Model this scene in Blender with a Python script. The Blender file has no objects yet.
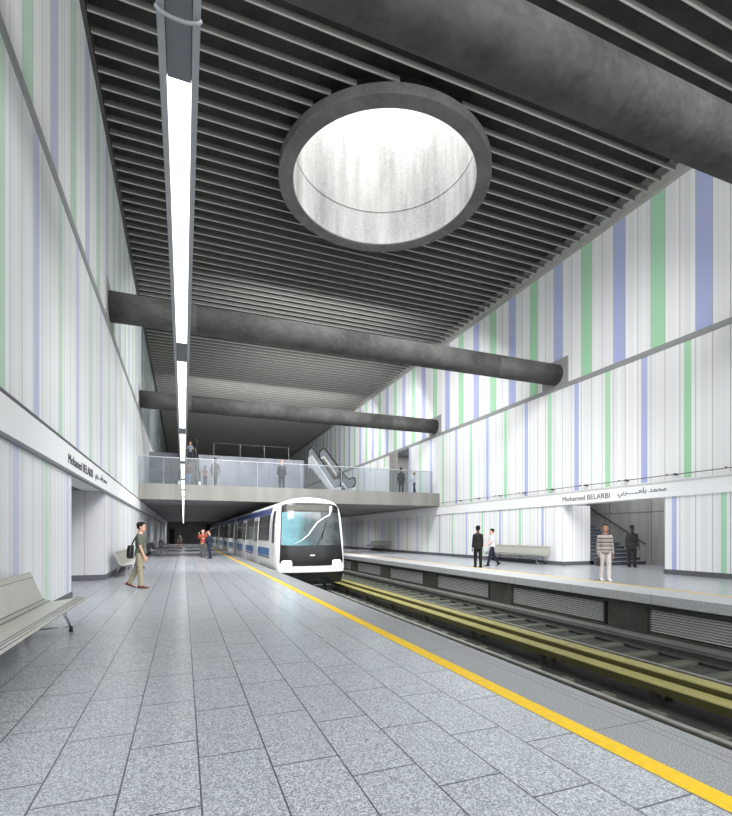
import bpy, bmesh, math, random
from mathutils import Vector, Matrix
random.seed(7)
PI = math.pi
COL = bpy.context.scene.collection

# ------------------------------------------------------------------ materials
def srgb(r, g, b):
    def f(v):
        v /= 255.0
        return v/12.92 if v <= 0.04045 else ((v+0.055)/1.055)**2.4
    return (f(r), f(g), f(b), 1.0)

class NT:
    def __init__(self, name):
        self.m = bpy.data.materials.new(name); self.m.use_nodes = True
        self.t = self.m.node_tree; self.n = self.t.nodes; self.l = self.t.links
        self.b = self.n['Principled BSDF']
        self.c = self.n.new('ShaderNodeTexCoord')
    def sep(self):
        s = self.n.new('ShaderNodeSeparateXYZ'); self.l.new(self.c.outputs['Object'], s.inputs[0]); return s.outputs
    def mth(self, op, a, b=None, c=None):
        x = self.n.new('ShaderNodeMath'); x.operation = op
        for i, v in enumerate((a, b, c)):
            if v is None: continue
            if isinstance(v, (int, float)): x.inputs[i].default_value = v
            else: self.l.new(v, x.inputs[i])
        return x.outputs[0]
    def mix(self, fac, a, b, blend='MIX'):
        x = self.n.new('ShaderNodeMix'); x.data_type = 'RGBA'; x.blend_type = blend
        for s, v in ((x.inputs[0], fac), (x.inputs[6], a), (x.inputs[7], b)):
            if isinstance(v, (int, float)): s.default_value = v
            elif isinstance(v, tuple): s.default_value = v
            else: self.l.new(v, s)
        return x.outputs[2]
    def noise(self, scale, detail=3, vec=None, rough=0.55):
        x = self.n.new('ShaderNodeTexNoise'); x.inputs['Scale'].default_value = scale
        x.inputs['Detail'].default_value = detail; x.inputs['Roughness'].default_value = rough
        self.l.new(vec if vec is not None else self.c.outputs['Object'], x.inputs['Vector']); return x.outputs['Fac']
    def mapping(self, scale):
        x = self.n.new('ShaderNodeMapping'); x.inputs['Scale'].default_value = scale
        self.l.new(self.c.outputs['Object'], x.inputs['Vector']); return x.outputs[0]
    def ramp(self, fac, stops):
        x = self.n.new('ShaderNodeValToRGB'); e = x.color_ramp.elements
        while len(e) < len(stops): e.new(0.5)
        for i, (p, col) in enumerate(stops): e[i].position = p; e[i].color = col
        self.l.new(fac, x.inputs[0]); return x.outputs[0]
    def color(self, s): self.l.new(s, self.b.inputs['Base Color'])
    def bump(self, h, strength=0.2, dist=0.01):
        x = self.n.new('ShaderNodeBump'); x.inputs['Strength'].default_value = strength; x.inputs['Distance'].default_value = dist
        self.l.new(h, x.inputs['Height']); self.l.new(x.outputs[0], self.b.inputs['Normal'])

def plain(name, col, rough=0.5, metal=0.0, var=0.06, scale=6, spec=None):
    t = NT(name); t.b.inputs['Roughness'].default_value = rough; t.b.inputs['Metallic'].default_value = metal
    if spec is not None: t.b.inputs['Specular IOR Level'].default_value = spec
    f = t.noise(scale, 4)
    d = tuple(max(0, c*(1-var*2)) for c in col[:3])+(1,); u = tuple(min(1, c*(1+var*2)) for c in col[:3])+(1,)
    t.color(t.ramp(f, [(0.3, d), (0.7, u)])); return t.m

def emit(name, col, s):
    m = bpy.data.materials.new(name); m.use_nodes = True; n = m.node_tree.nodes; n.clear()
    e = n.new('ShaderNodeEmission'); e.inputs[0].default_value = col; e.inputs[1].default_value = s
    o = n.new('ShaderNodeOutputMaterial'); m.node_tree.links.new(e.outputs[0], o.inputs[0]); return m

def concrete(name, base, rough=0.8, amt=0.35, streak=False):
    t = NT(name); t.b.inputs['Roughness'].default_value = rough
    t.b.inputs['Specular IOR Level'].default_value = 0.25
    n1 = t.noise(1.1, 8, rough=.62); n2 = t.noise(9, 6)
    if streak:
        n1 = t.noise(1.0, 6, t.mapping((1.6, 1.6, 0.22)))
    f = t.mth('ADD', t.mth('MULTIPLY', n1, 0.75), t.mth('MULTIPLY', n2, 0.25))
    lo = tuple(c*(1-amt) for c in base[:3])+(1,); hi = tuple(min(1, c*(1+amt)) for c in base[:3])+(1,)
    t.color(t.ramp(f, [(0.35, lo), (0.65, hi)])); t.bump(n2, 0.25, 0.01)
    return t.m

BLUE = srgb(178, 185, 220); GREEN = srgb(172, 214, 182)
def panel_mat(name, axis, y0, w, base=srgb(243, 244, 244), seam0=10.22, z0=0.0, z1=1.0, soft=0.0, rough=0.35, blue=BLUE, green=GREEN, spec=0.3):
    """white cladding with coloured vertical stripes; y0 = start of a blue stripe, w = its width"""
    t = NT(name); t.b.inputs['Roughness'].default_value = rough; t.b.inputs['Specular IOR Level'].default_value = spec
    y = t.sep()[axis]; P = 1.622
    d = t.mth('SUBTRACT', y, y0)
    mb = t.mth('FLOORED_MODULO', d, 2*P); mg = t.mth('FLOORED_MODULO', t.mth('SUBTRACT', d, P), 2*P)
    fb = t.mth('LESS_THAN', mb, w); fg = t.mth('LESS_THAN', mg, w)
    # pale fluting lines
    fine = t.mth('FLOORED_MODULO', t.mth('SUBTRACT', y, seam0), 0.1803)
    fl = t.mth('LESS_THAN', fine, 0.016)
    seam = t.mth('LESS_THAN', t.mth('FLOORED_MODULO', t.mth('ADD', t.mth('SUBTRACT', y, seam0), 0.012), 0.5407), 0.026)
    w1 = t.n.new('ShaderNodeTexWhiteNoise'); w1.noise_dimensions = '1D'
    t.l.new(t.mth('FLOOR', t.mth('DIVIDE', t.mth('SUBTRACT', y, seam0), 0.1803)), w1.inputs['W'])
    lo = tuple(c*0.90 for c in base[:3])+(1,)
    c = t.mix(w1.outputs[0], lo, base)
    c = t.mix(t.mth('MULTIPLY', fl, 0.35), c, srgb(205, 206, 210))
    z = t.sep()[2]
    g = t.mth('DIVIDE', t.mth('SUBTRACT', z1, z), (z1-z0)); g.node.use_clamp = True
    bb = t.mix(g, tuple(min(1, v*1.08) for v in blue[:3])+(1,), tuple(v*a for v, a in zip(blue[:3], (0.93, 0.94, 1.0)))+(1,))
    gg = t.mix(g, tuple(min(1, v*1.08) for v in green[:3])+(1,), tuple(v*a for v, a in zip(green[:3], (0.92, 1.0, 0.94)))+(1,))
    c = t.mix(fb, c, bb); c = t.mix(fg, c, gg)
    c = t.mix(t.mth('MULTIPLY', seam, 0.62), c, srgb(140, 142, 145))
    t.color(c); return t.m

def tile_mat(name, dark=0.0, rough=0.3):
    t = NT(name); t.b.inputs['Specular IOR Level'].default_value = 0.75
    s = t.sep(); x = s[0]; y = s[1]
    k = t.mth('FLOOR', t.mth('DIVIDE', t.mth('SUBTRACT', x, 0.083), 0.4125))
    mx = t.mth('FLOORED_MODULO', t.mth('SUBTRACT', x, 0.083), 0.4125)
    yy = t.mth('ADD', t.mth('SUBTRACT', y, 3.13), t.mth('MULTIPLY', k, 0.2783))
    my = t.mth('FLOORED_MODULO', yy, 0.835); r = t.mth('FLOOR', t.mth('DIVIDE', yy, 0.835))
    j = t.mth('MAXIMUM', t.mth('LESS_THAN', mx, 0.010), t.mth('LESS_THAN', my, 0.011))
    cv = t.n.new('ShaderNodeCombineXYZ'); t.l.new(k, cv.inputs[0]); t.l.new(r, cv.inputs[1])
    wn = t.n.new('ShaderNodeTexWhiteNoise'); wn.noise_dimensions = '3D'; t.l.new(cv.outputs[0], wn.inputs['Vector'])
    vo = t.n.new('ShaderNodeTexVoronoi'); vo.inputs['Scale'].default_value = 120; t.l.new(t.c.outputs['Object'], vo.inputs['Vector'])
    bw = t.n.new('ShaderNodeRGBToBW'); t.l.new(vo.outputs['Color'], bw.inputs[0])
    sp = t.noise(150, 2, rough=0.75); sp2 = t.noise(3.0, 3)
    c = t.ramp(bw.outputs[0], [(0.20, srgb(116, 120, 125)), (0.5, srgb(158, 162, 168)), (0.82, srgb(200, 203, 207))])
    c = t.mix(t.mth('MULTIPLY', wn.outputs[0], 0.22), c, srgb(140, 145, 152))
    c = t.mix(t.mth('MULTIPLY', sp2, 0.18), c, srgb(200, 205, 215))
    if dark: c = t.mix(dark, c, srgb(90, 92, 96))
    c = t.mix(t.mth('MULTIPLY', j, 0.85), c, srgb(56, 58, 62))
    t.color(c)
    rr = t.mth('ADD', t.mth('MULTIPLY', sp, 0.15), rough-0.06); t.l.new(rr, t.b.inputs['Roughness'])
    return t.m

def speckle(name, lo, mid, hi, scale=95, rough=0.45, joint=None):
    t = NT(name); t.b.inputs['Roughness'].default_value = rough
    sp = t.noise(scale, 2, rough=0.7); c = t.ramp(sp, [(0.36, lo), (0.5, mid), (0.62, hi)])
    if joint:
        y = t.sep()[1]; j = t.mth('LESS_THAN', t.mth('FLOORED_MODULO', t.mth('SUBTRACT', y, joint[0]), joint[1]), 0.012)
        c = t.mix(t.mth('MULTIPLY', j, 0.7), c, srgb(60, 60, 62))
        x = t.sep()[0]
        for g in joint[2:]:
            q = t.mth('LESS_THAN', t.mth('ABSOLUTE', t.mth('SUBTRACT', x, g)), 0.006)
            c = t.mix(t.mth('MULTIPLY', q, 0.6), c, srgb(70, 70, 72))
    t.color(c); return t.m

def glass_mat(name, tint=(0.9, 0.95, 1, 1), refl=0.12, fog=0.10):
    m = bpy.data.materials.new(name); m.use_nodes = True; n = m.node_tree.nodes; l = m.node_tree.links; n.clear()
    tr = n.new('ShaderNodeBsdfTransparent'); tr.inputs[0].default_value = tint
    gl = n.new('ShaderNodeBsdfGlossy'); gl.inputs['Roughness'].default_value = 0.35
    df = n.new('ShaderNodeBsdfDiffuse'); df.inputs[0].default_value = srgb(190, 198, 208)
    a = n.new('ShaderNodeMixShader'); a.inputs[0].default_value = refl; l.new(tr.outputs[0], a.inputs[1]); l.new(gl.outputs[0], a.inputs[2])
    b = n.new('ShaderNodeMixShader'); b.inputs[0].default_value = fog; l.new(a.outputs[0], b.inputs[1]); l.new(df.outputs[0], b.inputs[2])
    o = n.new('ShaderNodeOutputMaterial'); l.new(b.outputs[0], o.inputs[0]); return m

M = {}
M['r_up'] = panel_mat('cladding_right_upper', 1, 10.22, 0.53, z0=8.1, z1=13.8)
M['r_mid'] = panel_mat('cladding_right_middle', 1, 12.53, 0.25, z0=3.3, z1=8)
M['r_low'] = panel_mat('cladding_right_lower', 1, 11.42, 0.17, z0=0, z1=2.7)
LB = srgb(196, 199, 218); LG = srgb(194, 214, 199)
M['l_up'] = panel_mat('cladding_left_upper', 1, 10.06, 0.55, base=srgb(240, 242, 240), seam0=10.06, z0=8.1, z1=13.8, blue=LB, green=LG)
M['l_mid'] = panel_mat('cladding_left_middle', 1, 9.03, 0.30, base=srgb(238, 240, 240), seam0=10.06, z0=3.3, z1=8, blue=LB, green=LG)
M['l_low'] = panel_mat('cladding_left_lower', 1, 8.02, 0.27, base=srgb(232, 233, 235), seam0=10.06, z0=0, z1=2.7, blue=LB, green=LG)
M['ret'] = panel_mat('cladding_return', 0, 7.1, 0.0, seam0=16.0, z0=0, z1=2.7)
M['ret_l'] = panel_mat('cladding_return_left', 0, 7.1, 0.0, base=srgb(208, 209, 213), seam0=-2.25, z0=0, z1=2.7)
M['floor'] = tile_mat('granite_tiles', 0.0, 0.23)
M['edge'] = speckle('granite_edge', srgb(96, 98, 100), srgb(134, 136, 138), srgb(170, 172, 174), 110, 0.5, joint=(2.55, 2.5, 3.12, 3.2))
M['edge_r'] = speckle('granite_edge_far', srgb(150, 152, 154), srgb(176, 178, 180), srgb(195, 197, 198), 60, 0.5, joint=(5.43, 2.43))
M['yellow'] = plain('yellow_paint', srgb(224, 184, 22), 0.5, 0, 0.05, 20)
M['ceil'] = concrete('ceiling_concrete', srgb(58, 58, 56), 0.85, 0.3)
M['beam'] = concrete('beam_concrete', srgb(70, 70, 68), 0.75, 0.42)
M['collar'] = concrete('collar_concrete', srgb(104, 104, 102), 0.8, 0.28)
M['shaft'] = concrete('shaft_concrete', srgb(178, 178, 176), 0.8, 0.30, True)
M['bridge'] = concrete('bridge_concrete', srgb(132, 131, 127), 0.8, 0.12, True)
M['under'] = concrete('underside_concrete', srgb(120, 120, 120), 0.7, 0.12)
M['stairwall'] = concrete('stairwell_concrete', srgb(150, 149, 147), 0.8, 0.22, True)
M['landing'] = concrete('landing_wall_stone', srgb(124, 128, 137), 0.3, 0.28)
M['batten'] = plain('batten_metal', srgb(104, 104, 100), 0.5, 0.0, 0.04)
M['batten_edge'] = plain('batten_lower_edge', srgb(178, 178, 172), 0.4, 0.0, 0.02)  # paler than the batten sides; paints in the lit lower edge
M['trim'] = plain('grey_trim', srgb(150, 152, 152), 0.45, 0.0, 0.03)
M['base'] = plain('dark_skirting', srgb(92, 94, 99), 0.5, 0, 0.04)
M['fascia'] = plain('white_fascia', srgb(240, 241, 242), 0.4, 0, 0.01)
M['soffit'] = plain('soffit_grey', srgb(120, 123, 128), 0.5, 0, 0.03)
M['pitwall'] = concrete('pit_wall_concrete', srgb(70, 72, 66), 0.85, 0.35)
M['pit'] = concrete('track_bed', srgb(62, 62, 60), 0.95, 0.4)
M['ledge'] = concrete('track_ledge', srgb(100, 101, 96), 0.8, 0.2)
M['rail'] = plain('rail_steel', srgb(150, 148, 142), 0.4, 0.5, 0.08)
M['raildark'] = plain('rail_steel_dark', srgb(84, 84, 80), 0.5, 0.4, 0.1)
M['sleeper'] = concrete('sleeper_concrete', srgb(84, 88, 78), 0.9, 0.25)
M['olive'] = plain('olive_cover', srgb(140, 134, 80), 0.5, 0, 0.06)
M['olive_shade'] = plain('olive_cover_shaded', srgb(76, 72, 36), 0.55, 0, 0.06)  # darker copy of the cover olive; side shade put into the colour
M['grille'] = plain('grille_metal', srgb(205, 207, 205), 0.5, 0.1, 0.02)
M['dark'] = plain('dark_void', srgb(30, 31, 32), 0.9, 0, 0.05)
M['darkwall'] = concrete('tunnel_wall', srgb(110, 111, 112), 0.8, 0.2)
M['steel'] = plain('brushed_steel', srgb(214, 214, 204), 0.33, 0.5, 0.02)
M['chrome'] = plain('chrome', srgb(170, 170, 172), 0.2, 0.9, 0.02)
M['black'] = plain('black_rubber', srgb(28, 28, 30), 0.5, 0, 0.05)
M['housing'] = plain('light_housing', srgb(162, 165, 168), 0.4, 0.1, 0.02)
M['cover'] = plain('light_cover', srgb(112, 115, 120), 0.5, 0, 0.02)
M['lamp'] = emit('lamp_diffuser', (1, 1, 1, 1), 4.0)
M['ink'] = plain('sign_ink', srgb(70, 72, 76), 0.6, 0, 0.02)
M['glass'] = glass_mat('railing_glass', (0.84, 0.87, 0.89, 1), 0.025, 0.012)
M['glassclear'] = glass_mat('landing_glass', (0.96, 0.97, 0.98, 1), 0.0, 0.0)
M['wall_shaded'] = plain('shaded_wall_glassy', srgb(150, 160, 162), 0.25, 0, 0.12, 0.6)  # glass-like far left wall; its shade is put into the grey

# ------------------------------------------------------------------ mesh builder
class MB:
    def __init__(s): s.bm = bmesh.new(); s.mats = []
    def _mi(s, m):
        if m not in s.mats: s.mats.append(m)
        return s.mats.index(m)
    def face(s, pts, m=None, smooth=False):
        vs = [s.bm.verts.new(p) for p in pts]; f = s.bm.faces.new(vs)
        if m: f.material_index = s._mi(m)
        f.smooth = smooth; return s
    def box(s, a, b, m=None, bev=0.0):
        x0, y0, z0 = (min(a[i], b[i]) for i in range(3)); x1, y1, z1 = (max(a[i], b[i]) for i in range(3))
        r = bmesh.ops.create_cube(s.bm, size=1.0)
        for v in r['verts']:
            v.co = Vector((x0+(v.co.x+.5)*(x1-x0), y0+(v.co.y+.5)*(y1-y0), z0+(v.co.z+.5)*(z1-z0)))
        fs = {f for v in r['verts'] for f in v.link_faces}
        if m:
            k = s._mi(m)
            for f in fs: f.material_index = k
        if bev > 0:
            es = {e for v in r['verts'] for e in v.link_edges}
            bmesh.ops.bevel(s.bm, geom=list(es), offset=bev, segments=2, affect='EDGES', profile=0.6)
        return s
    def rings(s, rings, m=None, caps=True, closed=True, smooth=True):
        vr = [[s.bm.verts.new(p) for p in r] for r in rings]; k = s._mi(m) if m else 0
        n = len(vr[0])
        for a, b in zip(vr[:-1], vr[1:]):
            for i in range(n if closed else n-1):
                j = (i+1) % n
                f = s.bm.faces.new((a[i], a[j], b[j], b[i])); f.material_index = k; f.smooth = smooth
        if caps:
            for r in (list(reversed(vr[0])), vr[-1]):
                try: f = s.bm.faces.new(r); f.material_index = k
                except Exception: pass
        return s
    def tube(s, pts, rad, n=10, m=None, caps=True):
        pts = [Vector(p) for p in pts]
        if isinstance(rad, (int, float)): rad = [rad]*len(pts)
        rs = []; prev = None
        for i, p in enumerate(pts):
            if i == 0: t = pts[1]-p
            elif i == len(pts)-1: t = p-pts[i-1]
            else: t = (pts[i+1]-p).normalized()+(p-pts[i-1]).normalized()
            t.normalize()
            if prev is None:
                u = t.orthogonal().normalized()
            else:
                u = (prev-t*prev.dot(t)).normalized()
            prev = u; w = t.cross(u)
            rs.append([p+(u*math.cos(2*PI*k/n)+w*math.sin(2*PI*k/n))*rad[i] for k in range(n)])
        return s.rings(rs, m, caps)
    def lathe(s, prof, c, n=64, m=None, smooth=True):
        vr = [[s.bm.verts.new((c[0]+r*math.cos(2*PI*k/n), c[1]+r*math.sin(2*PI*k/n), z)) for k in range(n)] for r, z in prof]
        k0 = s._mi(m) if m else 0
        for a, b in zip(vr[:-1], vr[1:]):
            for i in range(n):
                f = s.bm.faces.new((a[i], a[(i+1) % n], b[(i+1) % n], b[i])); f.material_index = k0; f.smooth = smooth
        return s
    def build(s, name, mat, parent=None, loc=None, fix=True, **props):
        if fix: bmesh.ops.recalc_face_normals(s.bm, faces=s.bm.faces)
        me = bpy.data.meshes.new(name)
        off = Vector((0, 0, 0))
        if loc is not None:
            off = Vector(loc); bmesh.ops.translate(s.bm, verts=s.bm.verts, vec=-off)
        s.bm.to_mesh(me); s.bm.free()
        for m in (s.mats if s.mats else [mat]): me.materials.append(M[m] if isinstance(m, str) else m)
        o = bpy.data.objects.new(name, me); COL.objects.link(o)
        if parent is not None: o.parent = parent
        o.location = off
        for k, v in props.items(): o[k] = v
        return o

def thing(name, label, cat, loc=(0, 0, 0), rz=0, group=None):
    o = bpy.data.objects.new(name, None); COL.objects.link(o); o.empty_display_size = 0.2
    o.location = loc; o.rotation_euler = (0, 0, rz); o['label'] = label; o['category'] = cat
    if group: o['group'] = group
    return o
def tag(o, label, cat, group=None):
    o['label'] = label; o['category'] = cat
    if group: o['group'] = group
    return o
def struct(o, label=None):
    o['kind'] = 'structure'
    if label: o['label'] = label
    return o
def box_struct(name, a, b, m): return struct(MB().box(a, b).build(name, m))
def copy_tree(src, loc=None, rz=None, parent=None):
    c = src.copy(); COL.objects.link(c)
    if parent is not None: c.parent = parent
    if loc is not None: c.location = loc
    if rz is not None: c.rotation_euler = (0, 0, rz)
    for ch in list(src.children): copy_tree(ch, parent=c)
    return c

XL, XR = -2.25, 16.0
YB, YE = -3.0, 78.0
ZC = 13.8

# ------------------------------------------------------------------ floors
f = MB()
f.box((-2.4, YB, -0.3), (2.57, YE, 0)); f.box((-8, 11.76, -0.3), (-2.4, 16.4, 0))
struct(f.build('floor', 'floor'))
f = MB(); f.box((11.57, YB, -0.3), (16.2, YE, 0)); f.box((16.2, 11.0, -0.3), (20.4, 24, 0))
struct(f.build('floor', 'floor'))
tag(MB().box((2.57, YB, -0.3), (2.725, YE, 0.002)).build('safety_line', 'yellow'), 'wide yellow safety line along the near tiled platform edge', 'floor marking')
tag(MB().box((11.44, YB, -0.3), (11.57, YE, 0.002)).build('safety_line', 'yellow'), 'thin yellow safety line along the far platform across the tracks', 'floor marking')
f = MB(); f.box((2.725, YB, -0.22), (3.32, YE, 0), bev=0.008); struct(f.build('trim_1', 'edge'))
f = MB(); f.box((10.16, YB, -0.23), (11.44, YE, 0), bev=0.01); struct(f.build('trim_2', 'edge_r'))
# pit
box_struct('floor', (2.9, YB, -1.45), (10.5, YE, -1.15), 'pit')
box_struct('wall_pit_left', (2.9, YB, -1.2), (3.1, YE, -0.22), 'pitwall')
G0 = [(4.12, 8.05)]+[(9.15+5.03*k, 13.03+5.03*k) for k in range(0, 12)]
f = MB(); f.box((10.42, YB, -1.2), (10.6, YE, -0.23)); 
ys = YB
for a, b in G0:
    f.box((10.26, ys, -1.2), (10.42, a, -0.23)); f.box((10.26, a, -1.2), (10.42, b, -0.95)); f.box((10.26, a, -0.33), (10.42, b, -0.23)); ys = b
f.box((10.26, ys, -1.2), (10.42, YE, -0.23))
struct(f.build('wall_pit_right', 'pitwall'))
ords = ['nearest', 'second', 'third', 'fourth', 'fifth', 'sixth', 'seventh', 'eighth', 'ninth', 'tenth', 'eleventh', 'twelfth', 'thirteenth']
for i, (a, b) in enumerate(G0):
    t = thing('ventilation_grille', 'horizontal louvred grille under the far platform edge, %s from the right of the photo' % ords[i], 'grille', (10.3, a, -0.95), 0, 'louvred grilles under the far platform')
    g = MB(); g.box((0.0, 0.14, 0.02), (0.11, 0.18, 0.6)); g.box((0, b-a-.06, .02), (.11, b-a-.02, .6)); g.box((0, .14, .575), (.11, b-a-.02, .61)); g.box((0, .14, .005), (.11, b-a-.02, .035))
    g.build('frame', 'raildark', t)
    MB().box((.105, .15, .03), (.115, b-a-.03, .58)).build('shade_backing', 'dark', t)  # dark sheet put in for the shade between the blades
    g = MB()
    for k in range(9):
        z = 0.07+k*0.058
        g.rings([[(0.01, 0.18, z), (0.09, 0.18, z+0.02), (0.09, 0.18, z+0.03), (0.01, 0.18, z+0.012)], [(0.01, b-a-.06, z), (0.09, b-a-.06, z+0.02), (0.09, b-a-.06, z+0.03), (0.01, b-a-.06, z+0.012)]], smooth=False)
    g.build('louvre_blades', 'grille', t)
# ledge by far wall
tag(MB().box((9.86, YB, -1.15), (10.255, YE, -0.97), bev=0.02).build('cable_duct', 'ledge'), 'low grey concrete cable duct running along the foot of the far platform wall', 'duct')
# rails
def rail(x, label, m, w=0.075):
    pr = [(-.07, 0), (.07, 0), (.07, .012), (.012, .03), (.012, .11), (w/2, .125), (w/2, .15), (w/2-.01, .16), (-w/2+.01, .16), (-w/2, .15), (-w/2, .125), (-.012, .11), (-.012, .03), (-.07, .012)]
    z0 = -1.09
    g = MB(); g.rings([[(x+a, YB, z0+b) for a, b in pr], [(x+a, YE, z0+b) for a, b in pr]], smooth=False)
    tag(g.build('rail', m, loc=(x, 2, z0)), label, 'rail')
rail(4.2, 'steel rail hidden close under the near platform edge', 'rail')
rail(5.7, 'bright round-headed steel rail nearest the near platform edge', 'rail', 0.10)
rail(7.98, 'thin pale steel rail just behind the olive covers', 'rail', 0.06)
rail(9.45, 'dark steel rail at the foot of the far platform', 'raildark')
proto = None
GR1 = 'sleepers under the near track'; GR2 = 'sleepers under the far track'
for k in range(70):
    y = 1.4+k*0.83
    for (x0, x1, lab, gr) in ((3.55, 6.28, 'dark concrete sleeper crossing the near track beside the olive covers', GR1), (7.7, 9.8, 'grey-green concrete sleeper crossing the far track', GR2)):
        o = MB().box((x0, y-.11, -1.16), (x1, y+.11, -1.09), bev=0.015).build('railway_sleeper', 'sleeper', loc=((x0+x1)/2, y, -1.16))
        tag(o, lab, 'sleeper', gr)
# olive covers on brackets
for (x0, x1, z, lab) in ((6.83, 7.12, -0.72, 'olive yellow conductor cover rail, higher one further from the near platform'), (6.48, 6.78, -0.80, 'olive yellow conductor cover rail, lower one closer to the near platform')):
    t = thing('conductor_cover', lab, 'rail cover', ((x0+x1)/2, 10, -1.15))
    g = MB(); w = x1-x0
    pr = [(-w/2, -.13), (-w/2, -.015), (-w/2+.015, 0), (w/2-.015, 0), (w/2, -.015), (w/2, -.13)]
    zz = z+1.15
    for (a, b), (c, d) in zip(pr[:-1], pr[1:]):
        top = abs(b-d) < 0.001 or abs(a-c) > .01
        g.face([(a, YB-10, zz+b), (a, YE-10, zz+b), (c, YE-10, zz+d), (c, YB-10, zz+d)], 'olive' if top else 'olive_shade')
    g.build('cover', None, t)
    g = MB()
    for k in range(34): g.box((-.06, YB-10+.8+k*2.4, 0), (.06, YB-10+.92+k*2.4, zz-.02))
    g.build('bracket', 'raildark', t, kind='stuff')

# ------------------------------------------------------------------ walls
T = 0.25
# left
f = MB(); f.box((XL-T, YB, 0), (XL, 11.76, 2.73)); f.box((XL-T, 16.4, 0), (XL, YE, 2.73)); struct(f.build('wall_left', 'l_low'))
box_struct('wall_left', (XL-T, YB, 3.33), (XL, YE, 8.0), 'l_mid')
box_struct('wall_left', (XL-T, YB, 8.2), (XL, 29.8, 14.3), 'l_up')
box_struct('wall_left', (XL-T, 29.8, 8.2), (XL, YE, 14.3), 'wall_shaded')
f = MB(); f.box((XL-.6, YB, 2.73), (XL+.06, YE, 3.24)); f.box((XL-T, YB, 3.24), (XL-.02, YE, 3.33)); struct(f.build('trim_3', 'fascia'))
box_struct('trim_4', (XL-T, YB, 8.0), (XL+.03, YE, 8.2), 'trim')
box_struct('trim_5', (XL-.02, YB, 3.27), (XL+.035, YE, 3.32), 'base')
box_struct('trim_12', (XL-.03, YB, 2.68), (XL+.065, YE, 2.735), 'soffit')
# alcove
box_struct('wall_alcove_far', (-8, 16.385, 0), (XL-.002, 16.6, 2.73), 'ret_l')
box_struct('wall_alcove_near', (-8, 11.56, 0), (XL-T, 11.76, 2.73), 'ret_l')
box_struct('wall_alcove_end', (-8.2, 11.56, 0), (-8, 16.6, 2.73), 'ret_l')
box_struct('ceiling', (-8.2, 11.5, 2.73), (XL-.6, 16.7, 2.9), 'soffit')
box_struct('baseboard_alcove', (-8, 16.365, 0), (XL-.0, 16.4, .17), 'base')
f = MB(); f.box((XL, YB, 0), (XL+.02, 11.78, .17)); f.box((XL, 16.38, 0), (XL+.02, YE, .17)); struct(f.build('baseboard_left', 'base'))
# right
f = MB(); f.box((XR, YB, 0), (XR+T, 11.86, 2.73)); f.box((XR, 16.69, 0), (XR+T, YE, 2.73)); struct(f.build('wall_right', 'r_low'))
f = MB(); f.box((XR, YB, 3.33), (XR+T, YE, 4.15)); f.box((XR, YB, 4.15), (XR+T, 32.3, 8.0)); f.box((XR, 35.9, 4.15), (XR+T, YE, 8.0)); struct(f.build('wall_right', 'r_mid'))
box_struct('wall_right', (XR, YB, 8.2), (XR+T, YE, 14.3), 'r_up')
f = MB(); f.box((XR-.06, YB, 2.73), (XR+.6, YE, 3.26)); f.box((XR, YB, 3.26), (XR+.4, YE, 3.33)); struct(f.build('trim_6', 'fascia'))
box_struct('trim_7', (XR-.03, YB, 8.0), (XR+T, YE, 8.2), 'trim')
box_struct('trim_8', (XR-.065, YB, 3.22), (XR+.0, YE, 3.29), 'grille')
f = MB(); f.box((XR-.02, YB, 0), (XR, 11.86, .17)); f.box((XR-.02, 16.67, 0), (XR, YE, .17)); f.box((XR, 16.67, 0), (XR+1.6, 16.69, .17)); f.box((XR-.02, 11.86, 0), (XR+T, 11.88, .17))
struct(f.build('baseboard_right', 'base'))
# stairwell
box_struct('wall_stair_return', (XR+T, 16.69, 0), (17.62, 16.95, 2.73), 'ret')
box_struct('wall_stair_back', (20.2, 10.5, 0), (20.4, 24, 5.2), 'stairwall')
box_struct('wall_stair_near', (XR+T, 11.0, 0), (20.2, 11.2, 5.2), 'ret')
box_struct('wall_stair_side', (17.45, 16.95, 0), (17.62, 24, 5.2), 'stairwall')
box_struct('wall_stair_end', (17.45, 23.8, 0), (20.4, 24, 5.2), 'stairwall')
box_struct('ceiling', (16.6, 10.5, 5.2), (20.4, 24, 5.4), 'soffit')
g = MB()
for k in range(1, 4): g.box((20.185, 11+k*2.3, 0), (20.2, 11.02+k*2.3, 5.2))
g.box((20.185, 11.2, 2.45), (20.2, 23.8, 2.47)); struct(g.build('trim_9', 'base'))
st = thing('staircase', 'dark grey stone staircase climbing behind the opening in the far wall', 'stairs', (18.9, 15.9, 0))
M['stepa'] = plain('step_tread', srgb(150, 153, 160), 0.5); M['stepb'] = plain('step_riser', srgb(80, 84, 94), 0.5)
for k in range(16):
    y = 15.9+k*.29; z = k*.17
    x0 = 17.64
    g = MB(); g.box((x0-18.9, y-15.9, 0 if k == 0 else z-.17), (1.3, y-15.9+.31+(.0 if k < 15 else 3), z+.165), 'stepb'); g.box((x0-18.9, y-15.9-.01, z+.15), (1.3, y-15.9+.31, z+.175), 'stepa')
    g.build('step', None, st)
hr = thing('handrail', 'thin black handrail sloping up the concrete stairwell wall', 'handrail', (20.15, 15.86, 0))
g = MB(); g.tube([(-.03, 0, .95), (-.03, 3.4, 2.93), (-.03, 6, 4.45)], .025); g.build('bar', 'black', hr)
for y in (.6, 2.4, 4.4): MB().tube([(.04, y, .95+y*.583-.06), (-.03, y, .95+y*.583)], .012).build('bracket', 'black', hr)
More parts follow.
